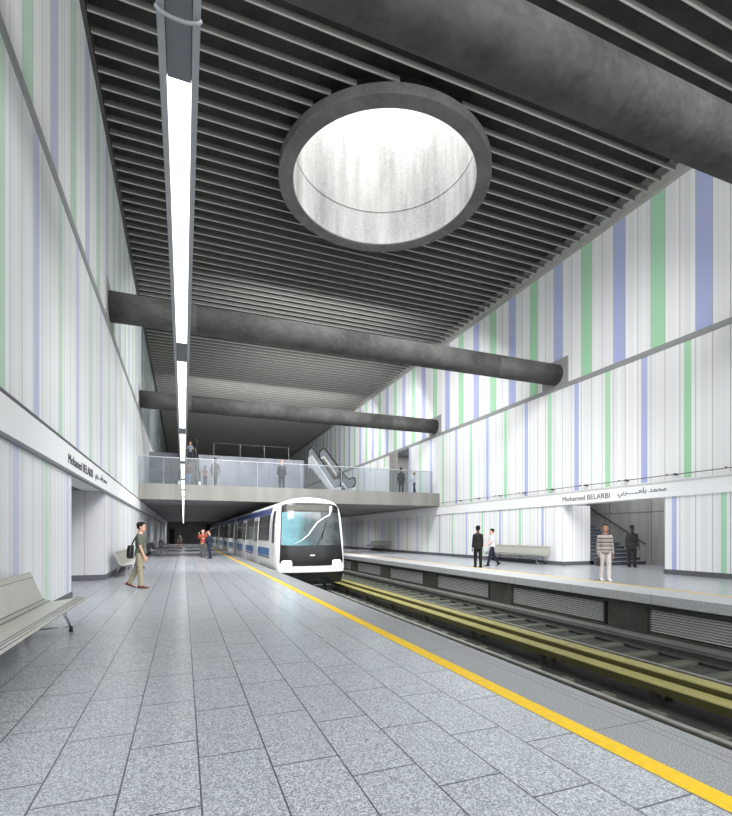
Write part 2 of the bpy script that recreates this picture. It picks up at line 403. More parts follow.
# portal at bridge level in the right wall
box_struct('wall_portal_far', (XR+T, 35.9, 4.15), (XR+4, 36.1, 8.0), 'stairwall')
box_struct('wall_portal_near', (XR+T, 32.1, 4.15), (XR+4, 32.3, 8.0), 'stairwall')
box_struct('wall_portal_back', (XR+3.8, 32.1, 4.15), (XR+4, 36.1, 8.0), 'stairwall')
box_struct('ceiling', (XR+T, 32.1, 8.0), (XR+4, 36.1, 8.15), 'soffit')
f = MB(); f.box((XR-.035, 35.9, 4.2), (XR-.001, 41, 7.1), 'fascia'); f.box((XR-.04, 34.3, 4.2), (XR-.001, 35.9, 8.0), 'stairwall'); struct(f.build('trim_10', None))
# end wall
box_struct('wall_end', (XL, YE, -1.4), (XR, YE+.3, 14.3), 'darkwall')
g = MB(); g.box((-2.0, YE-.05, 0), (-1.3, YE-.01, 2.3)); g.box((3.3, YE-.05, -1.2), (6.7, YE-.01, 3.0)); g.box((6.9, YE-.05, -1.2), (10.1, YE-.01, 3.0)); struct(g.build('door_1', 'dark'))
# far-wall conduit above right fascia
cd = thing('conduit', 'thin dark conduit with small clips running above the far wall sign band', 'conduit', (15.85, 10, 3.48))
MB().tube([(0, YB-10, 0), (0, 17.6, 0)], .014, 8).build('pipe', 'raildark', cd)
g = MB()
for k in range(15): y = YB-10+.7+k*1.95; g.box((-.03, y, -.03), (.148, y+.06, .035)); g.box((-.02, y+.3, .0), (.02, y+.34, .05))
g.build('clips', 'raildark', cd, kind='stuff')

# ------------------------------------------------------------------ ceiling with skylight hole
SC = (6.52, 15.1); RI, RO = 3.13, 3.62
g = MB(); S = 4.4
def sq(a):
    c, s_ = math.cos(a), math.sin(a); k = S/max(abs(c), abs(s_)); return (SC[0]+c*k, SC[1]+s_*k, 14.3)
N = 64
for i in range(N):
    a, b = 2*PI*i/N, 2*PI*(i+1)/N
    g.face([(SC[0]+3.16*math.cos(a), SC[1]+3.16*math.sin(a), 14.3), (SC[0]+3.16*math.cos(b), SC[1]+3.16*math.sin(b), 14.3), sq(b), sq(a)])
x0, x1, y0, y1 = SC[0]-S, SC[0]+S, SC[1]-S, SC[1]+S
for (a, b, c, d) in ((XL-T, XR+T, YB, y0), (XL-T, XR+T, y1, YE), (XL-T, x0, y0, y1), (x1, XR+T, y0, y1)):
    g.face([(a, c, 14.3), (b, c, 14.3), (b, d, 14.3), (a, d, 14.3)])
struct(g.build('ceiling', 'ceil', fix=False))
sk = thing('skylight', 'large round concrete skylight shaft glowing white in the dark ceiling', 'skylight', (SC[0], SC[1], 13.4))
MB().lathe([(RI, 13.45), (RI+.02, 13.4), (RO-.01, 13.4), (RO, 13.41), (RO, 13.70), (3.2, 13.71)], (0, 0), n=96, smooth=False).build('collar', 'collar', sk, loc=None).location.z = -13.4
o = MB().lathe([(RI, 13.45), (RI, 14.70), (RI+.03, 14.72), (RI+.03, 14.75), (RI, 14.77), (RI, 18), (RI, 21.5)], (0, 0), n=128, smooth=False).build('shaft', 'shaft', sk); o.location.z = -13.4
MB().lathe([(3.18, 13.69), (3.18, 14.32)], (0, 0)).build('neck', 'ceil', sk).location.z = -13.4
# battens
gb = 'ceiling battens'
lab_whole = 'long pale metal batten hung across the dark concrete ceiling'
lab_cut_l = 'short pale metal ceiling batten ending at the left rim of the round skylight'
lab_cut_r = 'short pale metal ceiling batten ending at the right rim of the round skylight'
k = 0; y = 0.75
while y < 77:
    segs = [(XL+.12, XR-.34, lab_whole, gb)]
    d = y-SC[1]
    if abs(d) < 3.5:
        h_ = math.sqrt(3.5**2-d*d)
        segs = [(XL+.12, SC[0]-h_, lab_cut_l, 'battens left of the skylight'), (SC[0]+h_, XR-.34, lab_cut_r, 'battens right of the skylight')]
    for (a, b, lab, gr) in segs:
        g = MB(); g.box((a, y-.022, 13.808), (b, y+.022, 13.95), 'batten'); g.box((a, y-.022, 13.80), (b, y+.022, 13.808), 'batten_edge')
        g.box((a+.3, y+.0, 13.95), (a+.32, y+.012, 14.3), 'ceil'); g.box((b-.32, y+.0, 13.95), (b-.3, y+.012, 14.3), 'ceil')
        tag(g.build('ceiling_batten', None, loc=((a+b)/2, y, 13.8)), lab, 'batten', gr)
    y += 0.5235
f = MB(); f.box((XL, YB, 13.74), (XL+.10, YE, 14.3)); struct(f.build('trim_11', 'raildark'))
f = MB(); f.box((XR-.34, YB, 13.96), (XR, YE, 14.02)); f.box((XR-.03, YB, 13.74), (XR, YE, 14.0)); f.box((XR-.36, YB, 13.96), (XR-.33, YE, 14.3)); struct(f.build('trim_13', 'batten_edge'))

# ------------------------------------------------------------------ beams
for i, (yc, lab) in enumerate(((5.82, 'huge dark round concrete beam across the ceiling, nearest the viewer at top right'), (17.1, 'round concrete beam crossing the hall just past the skylight'), (28.2, 'round concrete beam furthest away, above the footbridge'))):
    t = thing('concrete_beam', lab, 'beam', (7, yc, 8.72), 0, 'round concrete beams')
    g = MB(); xs = [XL, -.9, -.895, -.885, -.88] ; n = 48
    rings = []
    for x, r in ((XL, .47), (0.4, .47), (.405, .455), (.43, .455), (.435, .47), (6.6, .47), (6.605, .455), (6.63, .455), (6.635, .47), (12.6, .47), (12.605, .455), (12.63, .455), (12.635, .47), (XR, .47)):
        rings.append([(x-7, r*math.cos(2*PI*q/n), r*math.sin(2*PI*q/n)) for q in range(n)])
    g.rings(rings, smooth=True); g.build('shaft', 'beam', t)
    MB().box((XR-.05-7, -.75, -.53), (XR-7, .85, .66)).build('end_plate', 'trim', t)
    MB().box((XL-7, -.75, -.53), (XL+.05-7, .85, .66)).build('end_plate', 'trim', t)

# ------------------------------------------------------------------ bridge, upper landing
yb = 27.7
br = MB(); br.box((XL, yb, 3.3), (XR, yb+.3, 4.15), 'bridge'); br.box((XL, yb+.3, 3.45), (XR, YE, 4.15), 'under'); struct(br.build('floor', None)); box_struct('ceiling', (XL, yb+.3, 3.3), (XR, YE, 3.45), 'under')
box_struct('wall_landing', (XL, 36.6, 4.15), (8.9, 36.9, 7.25), 'landing')
box_struct('floor', (XL, 36.9, 6.9), (8.9, YE, 7.25), 'bridge')
box_struct('wall_landing_side', (8.7, 36.9, 4.15), (8.9, YE, 6.9), 'landing')
g = MB()
for k in range(5): x = -.9+k*2.35; g.box((x, 36.585, 4.15), (x+.02, 36.6, 7.25))
struct(g.build('trim_14', 'base'))
def glass_rail(name, lab, xs, y, z0, h, post=False):
    gm = 'glassclear' if post else 'glass'; rm = 'raildark' if post else 'housing'
    t = thing(name, lab, 'railing', (xs[0], y, z0))
    for a, b in zip(xs[:-1], xs[1:]):
        MB().box((a-xs[0]+.008, 0, .02 if post else -.1), (b-xs[0]-.008, .014, h)).build('glass_panel', gm, t)
    MB().box((0, -.0 if post else -.025, h-.01), (xs[-1]-xs[0], .015 if post else .04, h+.005 if post else h+.035), bev=.002 if post else .01).build('top_rail', rm, t)
    for x in xs: MB().box((x-xs[0]-.009, -.012, 0 if post else -.12), (x-xs[0]+.009, .026, h)).build('post', 'trim' if post else 'housing', t)
glass_rail('glass_railing', 'long glass railing with steel top rail along the footbridge edge', [XL+.02, -1.0, 1.55, 4.0, 6.55, 9.1, 11.4, 13.7, 15.45], yb+.03, 4.15, 1.42)
glass_rail('glass_railing', 'glass balustrade on the upper landing behind the footbridge', [2.1, 4.0, 5.8, 7.7], 36.7, 7.25, .95, True)
# side return of bridge railing
# ------------------------------------------------------------------ escalators
def escalator(x0, x1, lab, gapcol):
    y0_, y1_, z0_, z1_ = 29.9, 35.6, 4.15, 7.25
    t = thing('escalator', lab, 'escalator', ((x0+x1)/2, y0_, z0_)); W = (x1-x0)/2
    base = [(-1.2, 0), (0, 0), (y1_-y0_, z1_-z0_), (y1_-y0_+1.0, z1_-z0_)]
    def off(dz, dy=0): return [(y+dy, z+dz) for y, z in base]
    for s in (-1, 1):
        x = s*W
        # skirt / truss cladding
        g = MB(); lo = [(-1.2, 0), (.35, 0), (5.95, 2.5), (6.7, 2.5)]; hi = off(.28)
        for xa, xb in ((x-.06, x+.06),):
            for q in range(3):
                p = [lo[q], lo[q+1], hi[q+1], hi[q]]
                g.rings([[(xa, a, b) for a, b in p], [(xb, a, b) for a, b in p]], smooth=False)
        g.build('skirt_panel', 'fascia', t)
        g = MB(); hi2 = off(.84)
        for q in range(3):
            p = [hi[q], hi[q+1], hi2[q+1], hi2[q]]
            g.rings([[(x-.012, a, b) for a, b in p], [(x+.012, a, b) for a, b in p]], smooth=False)
        g.build('balustrade_panel', M['escglass'], t)
        path = []
        for q in range(7):
            a = -PI/2-q*PI/6; path.append((x, -1.2+.28*math.cos(a), .64+.28*math.sin(a)))
        path = [(x, -.9, .36)]+path+[(x, -.2, .93)]
        path += [(x, .3, 1.10), (x, 5.2, .93+2.85), (x, 5.7, .93+3.08), (x, 6.6, .93+3.1)]
        for q in range(7):
            a = PI/2-q*PI/6; path.append((x, 6.7+.26*math.cos(a), 3.1+.62+.26*math.sin(a)))
        MB().tube(path, .055, 8).build('handrail', 'black', t)
    n = 20
    for k in range(n):
        y = -.6+k*(6.6/n); z = max(0, min(3.1, (y+.3)*3.1/5.7))
        MB().box((-W+.07, y, max(0.0, z-.3)), (W-.07, y+.34, z+.02)).build('step', 'raildark', t)
    MB().box((-W+.07, -1.4, 0), (W-.07, -.6, .03)).build('landing_plate', 'steel', t)
    return t
M['escglass'] = plain('escalator_panel', srgb(176, 180, 184), 0.25, 0.1, .02)
escalator(9.3, 10.25, 'escalator with white sides and black handrails rising at the right of the footbridge', 0)
escalator(-.22, .86, 'escalator at the left end of the footbridge behind the ceiling light line', 0)

# ------------------------------------------------------------------ linear lights
ordn = lambda i: ords[i] if i < len(ords) else None
for k in range(1, 22):
    ya = 1.27+3.3*(k-1)+ (0 if k != 1 else 0); 
    yl0, yl1 = (1.74, 4.13) if k == 1 else (1.27+3.3*(k-1), 4.13+3.3*(k-1))
    yend = yl1+.44
    ystart = 1.27+3.3*(k-1)
    if k < 7: lab = 'suspended linear light over the platform, %s segment from the viewer' % (['hidden rear', 'nearest long glowing', 'second', 'third', 'fourth', 'fifth', 'sixth'][k])
    else: lab = 'small distant segment of the suspended line of lights over the platform'
    t = thing('linear_light', lab, 'light', (-.0135, ystart, 2.95), 0, 'suspended linear lights over the near platform' if k < 7 else 'distant suspended linear lights')
    L = yend-ystart
    pr = [(-.062, .0), (-.040, 0), (-.036, .03), (.036, .03), (.040, 0), (.062, 0), (.062, .1), (-.062, .1)]
    g = MB(); g.rings([[(a, 0, b) for a, b in pr], [(a, L, b) for a, b in pr]], smooth=False); g.build('housing', 'housing', t)
    a, b = yl0-ystart, yl1-ystart
    g = MB(); g.box((-.037, a, .012), (.037, (a+b)/2-.01, .028)); g.box((-.037, (a+b)/2+.01, .012), (.037, b, .028)); g.build('diffuser', 'lamp', t)
    MB().box((-.037, b, .008), (.037, L, .029)).build('cover_plate', 'cover', t)
    if a > .01: MB().box((-.037, 0, .008), (.037, a, .029)).build('cover_plate', 'cover', t)
    g = MB(); pts = [(-.064, 0), (-.05, -.012), (-.02, -.02), (.02, -.02), (.05, -.012), (.064, 0)]
    yy = L-.2 if k != 1 else -.0
    g.tube([(x, yy if k != 1 else .24, z) for x, z in pts], .006, 6); g.build('clamp', 'housing', t)
    top = 13.95 if ystart < 26 else 3.3
    MB().tube([(0, L*.5, .1), (0, L*.5, top+.35-2.95 if top > 10 else .36)], .004, 6).build('suspension_wire', 'housing', t)

# ------------------------------------------------------------------ signs
def text_mesh(body, size, mat, ital=0):
    c = bpy.data.curves.new('t', 'FONT'); c.body = body; c.size = size; c.extrude = 0.004; c.offset = 0
    o = bpy.data.objects.new('t', c); COL.objects.link(o); bpy.context.view_layer.update()
    dg = bpy.context.evaluated_depsgraph_get(); me = bpy.data.meshes.new_from_object(o.evaluated_get(dg))
    bpy.data.objects.remove(o); me.materials.clear(); me.materials.append(M[mat]); return me
def sign(words, side, y0, y1, z, hgt, lab):
    """words: left-to-right as read; laid in one line then split per word"""
    full = '  '.join(words) if len(words) == 1 else words[0]+' '+words[1]
    metas = [text_mesh(full, .3, 'ink')]
    me = metas[0]; xs = [v.co.x for v in me.vertices]; zs = [v.co.y for v in me.vertices]
    sx = abs(y1-y0)/(max(xs)-min(xs)); sz = hgt/(max(zs)-min(zs)); mx, mz = min(xs), min(zs); wd_ = max(xs)-mx
    first = text_mesh(words[0], .3, 'ink'); cut = max(v.co.x for v in first.vertices)+.02
    t = thing('station_name_sign', lab, 'lettering', (XR-.066 if side == 'R' else XL+.066, y0, z))
    for half in (0, 1):
        bm = bmesh.new(); bm.from_mesh(me)
        bmesh.ops.delete(bm, geom=[v for v in bm.verts if (v.co.x > cut) == (half == 0)], context='VERTS')
        for v in bm.verts:
            a, b, c = (v.co.x-mx)*sx, (v.co.y-mz)*sz, v.co.z
            v.co = Vector((-c, -a, b)) if side == 'R' else Vector((c, a, b))
        m2 = bpy.data.meshes.new('lettering'); bm.to_mesh(m2); bm.free(); m2.materials.append(M['ink'])
        o = bpy.data.objects.new('lettering', m2); COL.objects.link(o); o.parent = t
    return t
AR = ['\uFEF2\uFE91\uFEAE\u0640\u0640\u0640\u0640\u0640\u0640\uFECC\uFEE0\uFE91', '\uFEAA\uFEE4\uFEA4\uFEE3']
LA = ['Mohamed', 'BELARBI']
sign(LA, 'R', 16.64, 14.13, 2.87, .21, 'dark Latin station name lettering on the white band of the far wall')
sign(AR, 'R', 13.75, 11.75, 2.84, .31, 'dark Arabic station name lettering on the white band of the far wall')
sign(LA, 'L', 11.15, 13.9, 2.86, .20, 'dark Latin station name lettering on the white band of the left wall')
sign(AR, 'L', 14.25, 16.3, 2.84, .27, 'dark Arabic station name lettering on the white band of the left wall')

# ------------------------------------------------------------------ benches
def bench_proto(L=4.6):
    """origin at floor under the back edge, seat facing +x, running along +y"""
    t = thing('metal_bench', '', 'bench', (0, 0, 0))
    prof = [(-.02, .80), (-.015, .845), (.012, .855), (.03, .835), (.035, .80), (.085, .68), (.14, .54), (.18, .46), (.23, .425), (.30, .415), (.42, .43), (.56, .455), (.64, .465), (.70, .46), (.725, .44)]
    # shell as thick ribbon
    P = [Vector((a, b)) for a, b in prof]; inner = []
    for i, p in enumerate(P):
        a = P[max(0, i-1)]; b = P[min(len(P)-1, i+1)]; d = (b-a).normalized(); inner.append(p+Vector((d.y, -d.x))*.018*-1 if False else p-Vector((-d.y, d.x))*-.0-Vector((d.y*-1, d.x))*.016)
    loop = P+inner[::-1]
    g = MB(); g.rings([[(p.x, 0, p.y) for p in loop], [(p.x, L, p.y) for p in loop]], smooth=False)
    g.build('seat_shell', 'steel', t)
    g = MB()
    for q in (.62, .66, .70): g.box((q-.004, .0, .462 if q < .69 else .455), (q+.004, L, .472 if q < .69 else .466))
    g.box((.03, 0, .775), (.05, L, .785)); g.box((.19, 0, .455), (.2, L, .462)); g.box((.25, 0, .428), (.265, L, .436))
    g.build('ribs', 'chrome', t)
    for yy in (.28, L-.28):
        fr = MB(); fr.tube([(.02, yy, .055), (.58, yy, .075)], .011, 8); fr.box((.1, yy-.02, .35), (.5, yy+.02, .41)); fr = fr.build('leg_frame', 'chrome', t)
        for s in (-.16, .05):
            MB().tube([(.58, yy, .06), (.46, yy+s, .41)], .010, 8).build('leg', 'chrome', fr)
            MB().tube([(.02, yy, .06), (.16, yy+s, .40)], .010, 8).build('leg', 'chrome', fr)
        for xx in (.02, .58):
            MB().tube([(xx, yy, 0), (xx, yy, .05), (xx, yy, .085)], [.026, .024, .016], 10).build('foot', 'black', fr)
    return t
bp = bench_proto(); gb_ = 'steel platform benches'
bl = [((-2.09, 3.55, 0), 0, 'large curved steel bench in the left foreground, cut off by the photo edge'),
      ((-2.09, 17.0, 0), 0, 'curved steel bench by the left wall behind the man with the shoulder bag'),
      ((-2.09, 33.4, 0), 0, 'dark metal bench further along the left wall beyond the man'),
      ((-2.09, 49.5, 0), 0, 'smallest most distant dark bench along the left wall'),
      ((15.84, 21.9, 0), PI, 'curved steel bench on the far platform behind the man in the white t-shirt'),
      ((15.84, 39.7, 0), PI, 'distant olive-looking bench on the far platform just right of the train')]
for i, (loc, rz, lab) in enumerate(bl):
    b = bp if i == 0 else copy_tree(bp)
    b.location = loc; b.rotation_euler = (0, 0, rz); b['label'] = lab; b['group'] = gb_
    if i in (2, 3):
        for ch in b.children:
            if ch.name.startswith(('seat_shell', 'ribs')): ch.data = ch.data.copy(); ch.data.materials[0] = M['base']

exec_train = True
# ------------------------------------------------------------------ train
M['tw'] = plain('train_white', srgb(222, 223, 222), 0.3, 0, .015)
M['tgrey'] = plain('train_grey', srgb(188, 190, 190), 0.35, 0, .03)
M['tblue'] = plain('train_blue', srgb(52, 96, 150), 0.35, 0, .06)
M['tnavy'] = plain('train_navy', srgb(36, 52, 104), 0.35, 0, .06)
M['tblack'] = plain('train_black', srgb(22, 23, 26), 0.22, 0, .06)
XT0 = 4.95
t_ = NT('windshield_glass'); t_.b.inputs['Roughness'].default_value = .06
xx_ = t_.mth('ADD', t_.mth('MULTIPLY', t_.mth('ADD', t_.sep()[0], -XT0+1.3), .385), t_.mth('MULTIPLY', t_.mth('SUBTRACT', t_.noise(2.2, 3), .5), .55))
t_.color(t_.ramp(xx_, [(.05, srgb(112, 158, 168)), (.3, srgb(92, 128, 136)), (.5, srgb(70, 84, 88)), (.72, srgb(88, 94, 96)), (.95, srgb(48, 52, 54))])); M['wind'] = t_.m  # teal-to-grey ramp paints the cab's interior light into the glass colour
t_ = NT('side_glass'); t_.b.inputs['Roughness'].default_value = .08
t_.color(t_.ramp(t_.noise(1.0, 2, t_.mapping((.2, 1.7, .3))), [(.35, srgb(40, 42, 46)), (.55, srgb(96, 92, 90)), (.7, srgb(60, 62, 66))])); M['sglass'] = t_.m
M['head'] = emit('headlight_glow', (1, 1, 1, 1), 6.0)
XT = 4.95; HW = 1.45
SEC = [(-1.36, -.62), (-1.45, -.35), (-1.46, .3), (-1.45, 1.1), (-1.41, 1.9), (-1.36, 2.3), (-1.27, 2.58), (-1.08, 2.76), (-.75, 2.87), (-.35, 2.93), (0, 2.945)]
SEC = SEC+[(-a, b) for a, b in SEC[::-1][1:]]
YF = 18.9
def fy(x, z):
    return YF + max(0, z-.5)*.15 + max(0, -.1-z)*.12 + .26*(min(1.2, abs(x)/HW))**3
tr = thing('metro_train', 'white metro train with black and glass front, blue side stripes and glowing headlights', 'train', (XT, YF, -1.1))
def tb(mb, name, mat, parent=tr, **k):
    p = parent; o = mb.build(name, mat); o.parent = p
    o.location = Vector((0, 0, 0)) - (Vector((XT, YF, -1.1)) if p is tr else Vector((0, 0, 0)))
    for a, b in k.items(): o[a] = b
    return o
def sidex(z):
    pts = [(b, -a) for a, b in SEC[:11]]
    for (z0, x0_), (z1, x1_) in zip(pts[:-1], pts[1:]):
        if z0 <= z <= z1: return x0_+(x1_-x0_)*(z-z0)/(z1-z0)
    return 1.4
def car(y0, y1, lead):
    g = MB(); rs = []
    cz = 1.1
    if lead:
        for s in (0.02, .35, .7, .9, .97):
            rs.append([(XT+a*s, fy(a*s, cz+(b-cz)*s) - .0, cz+(b-cz)*s) for a, b in SEC])
        rs.append([(XT+a, fy(a, b)+.06, b) for a, b in SEC])
        rs.append([(XT+a, fy(a, b)+.5, b) for a, b in SEC])
    else:
        rs.append([(XT+a*.9, y0, cz+(b-cz)*.9) for a, b in SEC]); rs.append([(XT+a, y0+.15, b) for a, b in SEC])
    rs.append([(XT+a, y1-.15, b) for a, b in SEC]); rs.append([(XT+a*.9, y1, cz+(b-cz)*.9) for a, b in SEC])
    g.rings(rs, smooth=True)
    body = tb(g, 'car_body', 'tw')
    ya = y0+(1.9 if lead else .3)
    for s in (-1, 1):
        def strip(z0, z1, a, b, e, name, mat, par=body, wid=None):
            g = MB(); n = 5; r0 = []
            zs = [z0+(z1-z0)*q/n for q in range(n+1)]
            for yy in (a, b):
                r0.append([(XT+s*(sidex(z)+e), yy, z) for z in zs]+[(XT+s*(sidex(z)-.03), yy, z) for z in zs[::-1]])
            g.rings(r0, smooth=False)
            o = g.build(name, mat); o.parent = par; return o
        strip(2.30, 2.60, ya, y1-.2, .010, 'roof_stripe', 'tnavy')
        strip(.46, .80, ya-.0, y1-.2, .010, 'blue_stripe', 'tblue')
        strip(.36, .42, ya-.0, y1-.2, .010, 'thin_stripe', 'tnavy')
        L = y1-.3-ya; nd = 3; pitch = L/nd
        for q in range(nd):
            a = ya+q*pitch
            strip(1.12, 2.28, a+.1, a+pitch-1.75, .014, 'window', 'sglass')
            d = strip(-.1, 2.28, a+pitch-1.6, a+pitch-.1, .018, 'door', 'tgrey')
            strip(1.05, 2.1, a+pitch-1.5, a+pitch-.9, .026, 'door_window', 'sglass', d)
            strip(1.05, 2.1, a+pitch-.8, a+pitch-.2, .026, 'door_window', 'sglass', d)
        if lead:
            strip(1.05, 2.38, y0+.75, y0+1.25, .014, 'cab_window', 'sglass')
    g = MB()
    for yy in (y0+2.6, y1-2.6):
        for xx in (-1, 1):
            for dy in (-.9, .9):
                x = XT+xx*.74
                g.tube([(x-.06, yy+dy, -.60), (x+.06, yy+dy, -.60)], .32, 20)
        g.box((XT-1.0, yy-1.3, -.85), (XT+1.0, yy+1.3, -.6))
    b = tb(g, 'bogie', 'tblack')
    return body
car(YF, 36.0, True); car(36.5, 53.0, False); car(53.5, 70, False)
g = MB(); g.box((XT-1.1, 35.9, -.4), (XT+1.1, 36.6, 2.5)); g.box((XT-1.1, 52.9, -.4), (XT+1.1, 53.6, 2.5)); tb(g, 'gangway', 'tblack')
def patch(poly, n, e, name, mat, parent=tr, smooth=True):
    """poly(u,v)->(x,z) on the nose"""
    g = MB(); V = [[None]*(n+1) for _ in range(n+1)]
    for i in range(n+1):
        for j in range(n+1):
            x, z = poly(i/n, j/n); V[i][j] = g.bm.verts.new((XT+x, fy(x, z)-e, z))
    for i in range(n):
        for j in range(n):
            f_ = g.bm.faces.new((V[i][j], V[i+1][j], V[i+1][j+1], V[i][j+1])); f_.smooth = smooth
    return tb(g, name, mat, parent)
def rr(x0, x1, z0, z1, xt0=None, xt1=None, r=.0):
    xt0 = x0 if xt0 is None else xt0; xt1 = x1 if xt1 is None else xt1
    def p(u, v):
        a = x0+(xt0-x0)*v; b = x1+(xt1-x1)*v; x = a+(b-a)*u
        z = z0+(z1-z0)*v
        c = (abs(u-.5)*2)**6
        z = z-(z1-z0)*r*c*v + (z1-z0)*r*c*(1-v)
        return x, z
    return p
patch(rr(-1.33, 1.38, .12, 2.72, -1.20, 1.22, .05), 16, .020, 'front_mask', 'tblack')
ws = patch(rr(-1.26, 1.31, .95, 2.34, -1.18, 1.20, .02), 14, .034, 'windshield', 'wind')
patch(rr(-1.0, 1.0, 2.40, 2.62, -.98, .98, .1), 10, .034, 'destination_display', M['tdisp'] if 'tdisp' in M else 'raildark')
# white reflection in the windshield, shaped as a raised curved strip
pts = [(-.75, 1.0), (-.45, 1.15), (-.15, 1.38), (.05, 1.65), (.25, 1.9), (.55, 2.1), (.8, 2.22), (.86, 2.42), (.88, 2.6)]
g = MB(); g.tube([(XT+x, fy(x, z)-.045, z) for x, z in pts], [.012, .02, .03, .034, .034, .03, .035, .06, .05], 8); tb(g, 'reflection_strip', 'tw', tr, label='curved white reflection shaped as a strip across the windshield')
g = MB(); g.tube([(XT+.2, fy(.2, .98)-.05, .93), (XT+.5, fy(.5, 1.5)-.05, 1.55)], .012, 6); g.tube([(XT+.4, fy(.4, 1.2)-.055, 1.18), (XT+.62, fy(.6, 1.9)-.055, 1.92)], .016, 6); tb(g, 'wiper', 'tblack')
for s in (-1, 1):
    hl = patch(rr(s*1.06-.2, s*1.06+.2, .10, .34, None, None, .2), 6, .045, 'headlight', 'head')
patch(rr(-.10, .10, .52, .57), 3, .04, 'emblem', 'steel')
patch(rr(-1.38, 1.38, -.15, .10, -1.42, 1.42, .0), 12, .05, 'bumper', 'tw')
patch(rr(-1.30, 1.30, -.60, -.15, -1.44, 1.44, .0), 12, .035, 'skirt', 'tblack')
g = MB()
g.box((XT-.9, YF+.1, -.78), (XT+.9, YF+.5, -.58)); g.tube([(XT+.1, YF-.35, -.72), (XT+.1, YF+.3, -.70)], .09, 10); g.box((XT-.12, YF-.5, -.84), (XT+.32, YF-.3, -.6), bev=.03)
g.box((XT-.7, YF-.05, -.86), (XT-.45, YF+.1, -.66), bev=.02); g.box((XT+.55, YF-.05, -.86), (XT+.8, YF+.1, -.66), bev=.02)
g.tube([(XT-.6, YF+.05, -.8), (XT-.4, YF-.25, -.9), (XT-.1, YF-.3, -.8)], .025, 8)
tb(g, 'coupler', 'tblack')

# ------------------------------------------------------------------ people
def remesh(mb, voxel, name, mat, parent, smooth_it=2, mats=None):
    bmesh.ops.recalc_face_normals(mb.bm, faces=mb.bm.faces)
    me = bpy.data.meshes.new('tmp'); mb.bm.to_mesh(me); mb.bm.free()
    o = bpy.data.objects.new('tmp', me); COL.objects.link(o)
    r = o.modifiers.new('r', 'REMESH'); r.mode = 'VOXEL'; r.voxel_size = voxel; r.use_smooth_shade = True
    if smooth_it:
        s = o.modifiers.new('s', 'SMOOTH'); s.factor = .5; s.iterations = smooth_it
    bpy.context.view_layer.update()
    dg = bpy.context.evaluated_depsgraph_get(); m2 = bpy.data.meshes.new_from_object(o.evaluated_get(dg))
    bpy.data.objects.remove(o); m2.materials.clear(); m2.materials.append(M[mat] if isinstance(mat, str) else mat)
    for p in m2.polygons: p.use_smooth = True
    q = bpy.data.objects.new(name, m2); COL.objects.link(q); q.parent = parent; m2.name = name
    return q
def ering(cx, cy, z, rx, ry, n=20):
    return [(cx+rx*math.cos(2*PI*k/n), cy+ry*math.sin(2*PI*k/n), z) for k in range(n)]
def blob(mb, c, r, n=12):
    rs = []
    for i in range(1, 8):
        a = -PI/2+PI*i/8; rs.append(ering(c[0], c[1], c[2]+r[2]*math.sin(a), r[0]*math.cos(a), r[1]*math.cos(a), n))
    mb.rings(rs)
SK = {'fair': srgb(205, 160, 138), 'tan': srgb(176, 128, 104), 'dark': srgb(92, 62, 50)}
_pm = {}
def pmat(col, rough=.85, kind=None):
    key = (col, kind)
    if key not in _pm:
        if kind == 'stripe':
            t = NT('striped_knit'); t.b.inputs['Roughness'].default_value = .9
            z = t.sep()[2]; m = t.mth('FLOORED_MODULO', z, .115); a = t.mth('LESS_THAN', m, .030)
            m2 = t.mth('FLOORED_MODULO', t.mth('ADD', z, .06), .115); b = t.mth('LESS_THAN', m2, .012)
            c = t.mix(a, srgb(172, 164, 156), srgb(60, 54, 54)); c = t.mix(b, c, srgb(120, 104, 100)); t.color(c); _pm[key] = t.m
        else: _pm[key] = plain('cloth', srgb(*col), rough, 0, .08, 14, spec=.2)
    return _pm[key]
